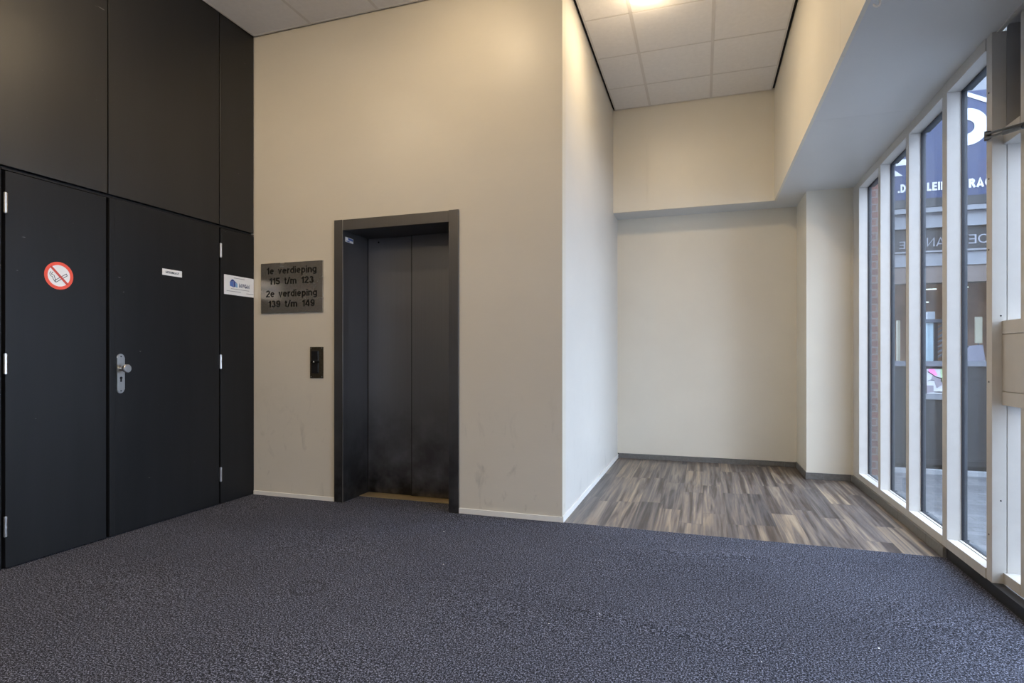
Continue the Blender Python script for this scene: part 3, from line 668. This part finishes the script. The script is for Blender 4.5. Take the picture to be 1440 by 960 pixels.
FV = Frame((XL, 3.434, 1.575), (0, 1, 0), (0, 0, 1), (1, 0, 0))
mv = thing('manager_sticker', 'white rectangular sticker with blue house logo on the narrow dark panel', 'sign', (XL, 3.58, 1.649))
obj('backing', prism(bm_new(), FV, [(0, 0), (0.301, 0), (0.301, 0.148), (0, 0.148)], 0, 0.0009), M['paper'], mv)
text('lettering', 'MVGM', FV, 0.147, 0.064, 0.107, 0.030, M['navy'], mv, depth=0.0013, weight=0.2)
def vq(bm, pts): prism(bm, FV, [(a*0.301, b*0.148) for a, b in pts], 0.0009, 0.0013); return bm
lg = obj('house_logo', vq(bm_new(), [(0.185, 0.46), (0.30, 0.40), (0.30, 0.70), (0.185, 0.66)]), M['logo_mid'], mv)
obj('logo_roof', vq(bm_new(), [(0.185, 0.665), (0.305, 0.705), (0.44, 0.60), (0.29, 0.80), (0.25, 0.80)]), M['logo_dark'], lg)
obj('logo_front', vq(bm_new(), [(0.305, 0.395), (0.365, 0.44), (0.365, 0.66), (0.305, 0.70)]), M['logo_dark'], lg)
obj('logo_side', vq(bm_new(), [(0.37, 0.43), (0.435, 0.40), (0.435, 0.59), (0.37, 0.65)]), M['logo_light'], lg)
bm = bm_new()
for a, b, c in ((0.32, 0.68, 0.885), (0.22, 0.84, 0.315), (0.08, 0.55, 0.185), (0.74, 0.985, 0.155)): vq(bm, [(a, c-0.012), (b, c-0.012), (b, c+0.012), (a, c+0.012)])
obj('small_print', bm, M['ink_grey'], mv)

# small hook under the bulkhead edge, at the very top of the photograph
bm = bm_new(); n = 14; P = []
for i in range(n+1): a = math.pi*(0.15+1.35*i/n); P.append((0.690+0.012*math.cos(a), 2.765, 2.574-0.012*math.sin(a)+0.0))
P2 = [(0.702, 2.765, 2.597)]+[(0.690+0.012*math.cos(-math.pi*i/n), 2.765, 2.574+0.012*math.sin(-math.pi*i/n)) for i in range(n+1)]
tube(bm, P2, 0.0045, 8); tag(obj('hook', bm, M['paper'], None, True), 'small white hook under the soffit edge at the top of the photo', 'hook')

# ceiling lamps
lampm = simple('warm lamp glass', (1.0, 0.80, 0.55), 0.4, emit=9.0)
LAMPS = [(-0.36, 4.11, 0.68, 0.29), (-1.42, 2.98, 0.18, 0.42), (-3.02, 1.85, 0.85, 1.20), (-1.38, 0.6, 0.8, 0.5), (-0.4, -0.6, 0.5, 0.4), (-2.4, -1.6, 0.7, 0.4)]     # x, y, downward share, added spill share; last three unseen, added for general light
where = ['in the corridor ceiling before the far fascia', 'in the lobby ceiling nearest the lift', 'in the lobby ceiling nearest the dark doors', 'added out of view above the viewer', 'added out of view near the bulkhead behind the viewer', 'added out of view nearest the rear wall']
for (x, y, pw, pg), wl in zip(LAMPS, where):
    l = thing('ceiling_light', 'round warm recessed ceiling light '+wl, 'ceiling light', (x, y, ZC), 'ceiling lights')
    FC = Frame((x, y, ZC+0.001), (1, 0, 0), (0, -1, 0), (0, 0, -1))
    obj('rim', ring(bm_new(), FC, (0, 0), 0.070, 0.092, 0, 0.007, 40), M['frame_white'], l)
    obj('diffuser', disc(bm_new(), FC, (0, 0), 0.070, 0, 0.003, 40), lampm, l)
    ld_ = bpy.data.lights.new('lamp_light', 'AREA'); ld_.shape = 'DISK'; ld_.size = 0.14; ld_.energy = LAMP_W*pw; ld_.color = LAMP_COL
    lo = bpy.data.objects.new('lamp_light', ld_); COL.objects.link(lo); lo.location = (0, 0, -0.012); lo.parent = l
    gl_ = bpy.data.lights.new('added_spill_light', 'POINT'); gl_.shadow_soft_size = 0.03; gl_.energy = LAMP_W*pg; gl_.color = LAMP_COL  # added point light under the flush disc, spills onto ceiling and walls
    lo = bpy.data.objects.new('added_spill_light', gl_); COL.objects.link(lo); lo.location = (0, 0, -0.09); lo.parent = l

# bits of lint on the carpet
for i, (x, y, s) in enumerate(((0.628, 2.492, 0.010), (-0.416, 2.442, 0.006), (-0.60, 2.30, 0.006), (-1.54, 3.30, 0.009), (0.40, 2.00, 0.011), (-1.30, 2.78, 0.006), (0.20, 2.25, 0.006), (0.88, 2.17, 0.007))):
    bm = bm_new(); gm = bmesh.ops.create_icosphere(bm, subdivisions=1, radius=s/2)
    for v in gm['verts']: v.co *= random.uniform(0.7, 1.2); v.co.z *= 0.4
    bmesh.ops.translate(bm, vec=(x, y, carpet_z(x, y)+s*0.15), verts=bm.verts)
    tag(obj('lint_scrap', bm, M['paper'], None, True), 'tiny white scrap of lint lying on the carpet', 'lint', 'lint scraps on the carpet')

# ================================================================== OUTSIDE
ZO = -0.03; YO = 6.611
struct('paving', bx(1.42, 9.0, Y0-4, 9.0, ZO-0.1, ZO), M['paving'])
struct('sky_blocker_wall', bx(-4.0, 14.0, -8.3, -8.0, ZO, 9.0), M['brick'])  # unseen building added to cut low sky from reflections and daylight
struct('wall_outside', bx(1.385, 1.475, 5.80, YO, ZO, 4.6), M['brick'])
cw = dict(clad=simple('pale cladding', (0.15, 0.162, 0.18), 0.5, var=0.06, vscale=20), dark=simple('charcoal panel', (0.006, 0.0065, 0.008), 0.5, var=0.15, vscale=20),
          blue=simple('blue sign sheet', (0.017, 0.029, 0.080), 0.45, var=0.12, vscale=3), grey=simple('grey awning', (0.016, 0.017, 0.019), 0.7, var=0.1),
          sill=simple('pale stone kerb', (0.22, 0.23, 0.24), 0.6), white=simple('white sign vinyl', (0.45, 0.46, 0.48), 0.5, var=0.01),
          brown=simple('brown shop interior', (0.30, 0.17, 0.10), 0.7, var=0.3, vscale=4), mid=simple('bluish grey frame', (0.10, 0.11, 0.13), 0.5, var=0.1),
          pink=simple('pink paint', (0.75, 0.20, 0.42), 0.5), green=simple('green paint', (0.30, 0.45, 0.25), 0.5), lilac=simple('lilac grey paint', (0.21, 0.19, 0.22), 0.5),
          tube=simple('lit tube', (1.0, 0.97, 0.85), 0.4, emit=2.0), lit=simple('lit cream panel', (0.26, 0.24, 0.18), 0.4, emit=0.9), aqua=simple('pale aqua container', (0.45, 0.56, 0.60), 0.35))
sf = thing('shop_front', 'grey shop front across the paved passage seen through the window panes', 'shop front', (2.8, YO, ZO))
X0, X1 = 1.40, 4.6
def fpart(name, z0, z1, mat, y0=YO, y1=YO+0.12, x0=X0, x1=X1, parent=sf, bev=0.0): return obj(name, bx(x0, x1, y0, y1, z0, z1, bev=bev), mat, parent)
fpart('kerb', ZO, 0.012, cw['sill'], YO-0.05)
fpart('plinth', 0.012, 0.055, M['ink'], YO+0.02)
bm = bm_new()
box(bm, X0, X1, YO, YO+0.08, 0.055, 1.012)
box(bm, X0, X1, YO-0.006, YO, 0.100, 0.108); box(bm, 2.203, X1, YO-0.006, YO, 0.74, 0.75); box(bm, 2.203, X1, YO-0.006, YO, 0.895, 0.905)
obj('dark_panelling', bm, cw['dark'], sf)
fpart('panel_sill', 0.690, 0.744, cw['clad'], YO-0.02, YO+0.03, 2.05, 2.215)
fpart('window_ledge', 1.012, 1.062, cw['mid'], YO-0.03)
fpart('brown_lintel', 1.822, 1.985, simple('brown lintel', (0.10, 0.08, 0.07), 0.6))
fpart('lower_cladding', 1.985, 2.112, cw['clad'], YO-0.01)
fpart('white_strip', 2.116, 2.132, cw['clad'], YO-0.03)
ds = fpart('dark_sign', 2.135, 2.295, cw['dark'], YO)
ds2 = fpart('sign_moulding', 2.354, 2.369, cw['clad'], YO-0.03)
fpart('sign_upper', 2.295, 2.350, cw['dark'], YO)
fpart('upper_cladding', 2.370, 2.500, cw['clad'], YO-0.01)
fpart('beam', 2.500, 2.548, cw['clad'], YO-0.05)
bm = bm_new()
prism(bm, Frame((X0, 0, 0), (0, 1, 0), (0, 0, 1), (1, 0, 0)), [(YO-0.055, 2.550), (YO+0.1, 2.550), (YO+0.1, 2.635), (YO-0.050, 2.635)], 0, X1-X0); obj('awning_box', bm, cw['grey'], sf)
bn = fpart('blue_banner', 2.635, 3.640, cw['blue'], YO)
bm = bm_new()
for i in range(7): box(bm, X0, X1, YO, YO+0.1, 3.640+i*0.135, 3.640+i*0.135+0.130)
obj('top_cladding', bm, cw['clad'], sf)
FO = Frame((0, YO, 0), (1, 0, 0), (0, 0, 1), (0, -1, 0))
wht = cw['white']
text('banner_letters', '.D', FO, 1.828, 2.720, 0.066, 0.080, wht, bn, depth=0.006, weight=0.22)
text('banner_letters', 'LEII', FO, 2.073, 2.717, 0.130, 0.080, wht, bn, depth=0.006, weight=0.22)
text('banner_letters', 'RAC', FO, 2.412, 2.718, 0.188, 0.084, wht, bn, depth=0.006, weight=0.22)
obj('banner_ring', ring(bm_new(), FO, (2.392, 3.300), 0.066, 0.178, 0, 0.006, 40, -math.pi/2-0.2, math.pi/2+0.2), wht, bn)
obj('banner_stripe', prism(bm_new(), FO, [(2.395, 3.593), (2.620, 3.478), (2.620, 3.521), (2.395, 3.636)], 0, 0.006), wht, bn)
obj('banner_stripe', prism(bm_new(), FO, [(1.80, 2.988), (1.95, 2.988), (1.95, 3.046), (1.80, 3.046)], 0, 0.006), wht, bn)
obj('banner_wedge', prism(bm_new(), FO, [(1.80, 2.885), (1.868, 2.885), (1.80, 2.945)], 0, 0.006), wht, bn)
lt = simple('pale outline letters', (0.20, 0.21, 0.24), 0.5)
text('sign_letters', 'E', FO, 1.840, 2.165, 0.050, 0.072, lt, ds, depth=0.004, weight=0.11, mirror=True)
text('sign_letters', 'AN', FO, 2.070, 2.175, 0.150, 0.085, lt, ds, depth=0.004, weight=0.11, mirror=True)
text('sign_letters', 'OE', FO, 2.412, 2.185, 0.162, 0.085, lt, ds, depth=0.004, weight=0.11, mirror=True)
# shop interior behind the glazing band
bm = bm_new(); box(bm, X0, X1, YO+1.1, YO+1.15, 1.0, 1.985); box(bm, X1, X1+0.05, YO+0.125, YO+1.15, 1.0, 1.985)
struct('wall_shop', bm, cw['brown'])
struct('floor_shop', bx(X0, X1, YO+0.125, YO+1.1, 1.0, 1.055), cw['dark'])
struct('ceiling_shop', bx(X0, X1, YO+0.125, YO+1.1, 1.953, 1.985), cw['mid'])
fpart('shop_pane', 1.058, 1.825, M['shop_glass'], YO+0.05, YO+0.056)
fpart('window_bar', 1.062, 1.822, cw['mid'], YO+0.01, YO+0.06, 1.985, 2.03)
fpart('window_bar', 1.062, 1.822, cw['mid'], YO+0.01, YO+0.06, 2.28, 2.36)
for (xa, xb, z, yo, wl) in ((2.06, 2.25, 1.79, 0.30, 'behind the third pane, under the lintel'), (2.42, 2.52, 1.80, 0.30, 'behind the fourth pane'), (2.06, 2.22, 1.67, 0.42, 'behind the third pane, lower of the two there')):
    bm = bm_new(); cyl(bm, (xa, YO+yo, z), (xb, YO+yo, z), 0.006, 10)
    cyl(bm, ((xa+xb)/2, YO+yo, z), ((xa+xb)/2, YO+yo, 1.953), 0.002, 6)
    tag(obj('strip_light', bm, cw['tube'], None, True), 'thin lit strip light inside the shop '+wl, 'strip light', 'strip lights in the shop')
tag(obj('display_box', bx(2.125, 2.190, YO+0.15, YO+0.26, 1.477, 1.552, bev=0.004), cw['white']), 'white square box on the raised counter inside the shop', 'box')
c = thing('counter', 'grey raised counter top on a dark post inside the shop', 'counter', (2.15, YO+0.2, 1.055))
obj('top', bx(2.09, 2.31, YO+0.135, YO+0.38, 1.442, 1.476, bev=0.003), cw['mid'], c); obj('post', bx(2.200, 2.228, YO+0.2, YO+0.25, 1.0555, 1.443), cw['dark'], c)
bm = bm_new(); cyl(bm, (2.152, YO+0.19, 1.0555), (2.152, YO+0.19, 1.443), 0.034, 20); obj('aqua_container', bm, cw['aqua'], c, True)  # pale cylindrical container standing under the counter top
bm = bm_new()
for i in range(7): prism(bm, FO, [(2.235, 1.08+i*0.05), (2.295, 1.12+i*0.05), (2.295, 1.14+i*0.05), (2.235, 1.10+i*0.05)], -0.28, -0.26)
obj('slatted_panel', bm, cw['clad'], c)
tag(obj('lit_display', bx(1.862, 1.888, YO+0.14, YO+0.17, 1.056, 1.47, bev=0.002), cw['lit']), 'tall lit cream display panel inside the shop behind the second pane', 'display')
w = thing('notice_board', 'lit cream notice panel inside the shop behind the fourth pane', 'notice board', (2.60, YO+0.3, 1.056))
obj('panel', bx(2.575, 2.632, YO+0.29, YO+0.31, 1.24, 1.50), cw['lit'], w); obj('foot', bx(2.60, 2.607, YO+0.295, YO+0.305, 1.056, 1.24), cw['mid'], w)
bm = bm_new(); prism(bm, FO, [(2.42, 1.06), (2.60, 1.06), (2.58, 1.22), (2.47, 1.21), (2.42, 1.13)], -0.22, -0.14); tag(obj('cardboard_display', bm, cw['lilac']), 'grey lilac angular display leaning in the shop window behind the fourth pane', 'display')
# painted poster set in the dark panelling
FP = Frame((0, YO-0.007, 0), (1, 0, 0), (0, 0, 1), (0, -1, 0))
ps = thing('poster', 'small painted poster with pink and grey shapes low in the shop front', 'poster', (2.135, YO-0.007, 0.75))
obj('sheet', prism(bm_new(), FP, [(2.068, 0.746), (2.203, 0.746), (2.203, 0.985), (2.068, 0.985)], 0.0, 0.002), cw['white'], ps)
def pp(name, pts, m, w=0.0035): obj(name, prism(bm_new(), FP, pts, 0.002, w), cw[m], ps)
pp('pink_shape', [(2.085, 0.985), (2.130, 0.985), (2.158, 0.925), (2.125, 0.920), (2.085, 0.955)], 'pink')
pp('grey_shape', [(2.115, 0.920), (2.195, 0.900), (2.195, 0.83), (2.150, 0.800), (2.130, 0.87), (2.10, 0.87)], 'lilac')
pp('green_shape', [(2.180, 0.985), (2.203, 0.985), (2.203, 0.86), (2.185, 0.86)], 'green')
pp('corner_shape', [(2.068, 0.825), (2.125, 0.825), (2.125, 0.76), (2.068, 0.752)], 'lilac')
bm = bm_new(); stroke(bm, FP, [(2.078, 0.958), (2.115, 0.932), (2.140, 0.910), (2.190, 0.895)], 0.007, 0.0035, 0.0045); obj('black_line', stroke(bm_new(), FP, [(2.078, 0.868), (2.10, 0.880), (2.13, 0.876)], 0.004, 0.0035, 0.0045), M['ink'], ps); obj('black_line', bm, M['ink'], ps)
obj('black_line', stroke(bm_new(), FP, [(2.13, 0.763), (2.203, 0.763)], 0.008, 0.0035, 0.0045), M['ink'], ps)
bm = bm_new(); cyl(bm, (2.482, YO-0.06, ZO), (2.482, YO-0.06, 2.16), 0.004, 8)
bpy.context.view_layer.update()
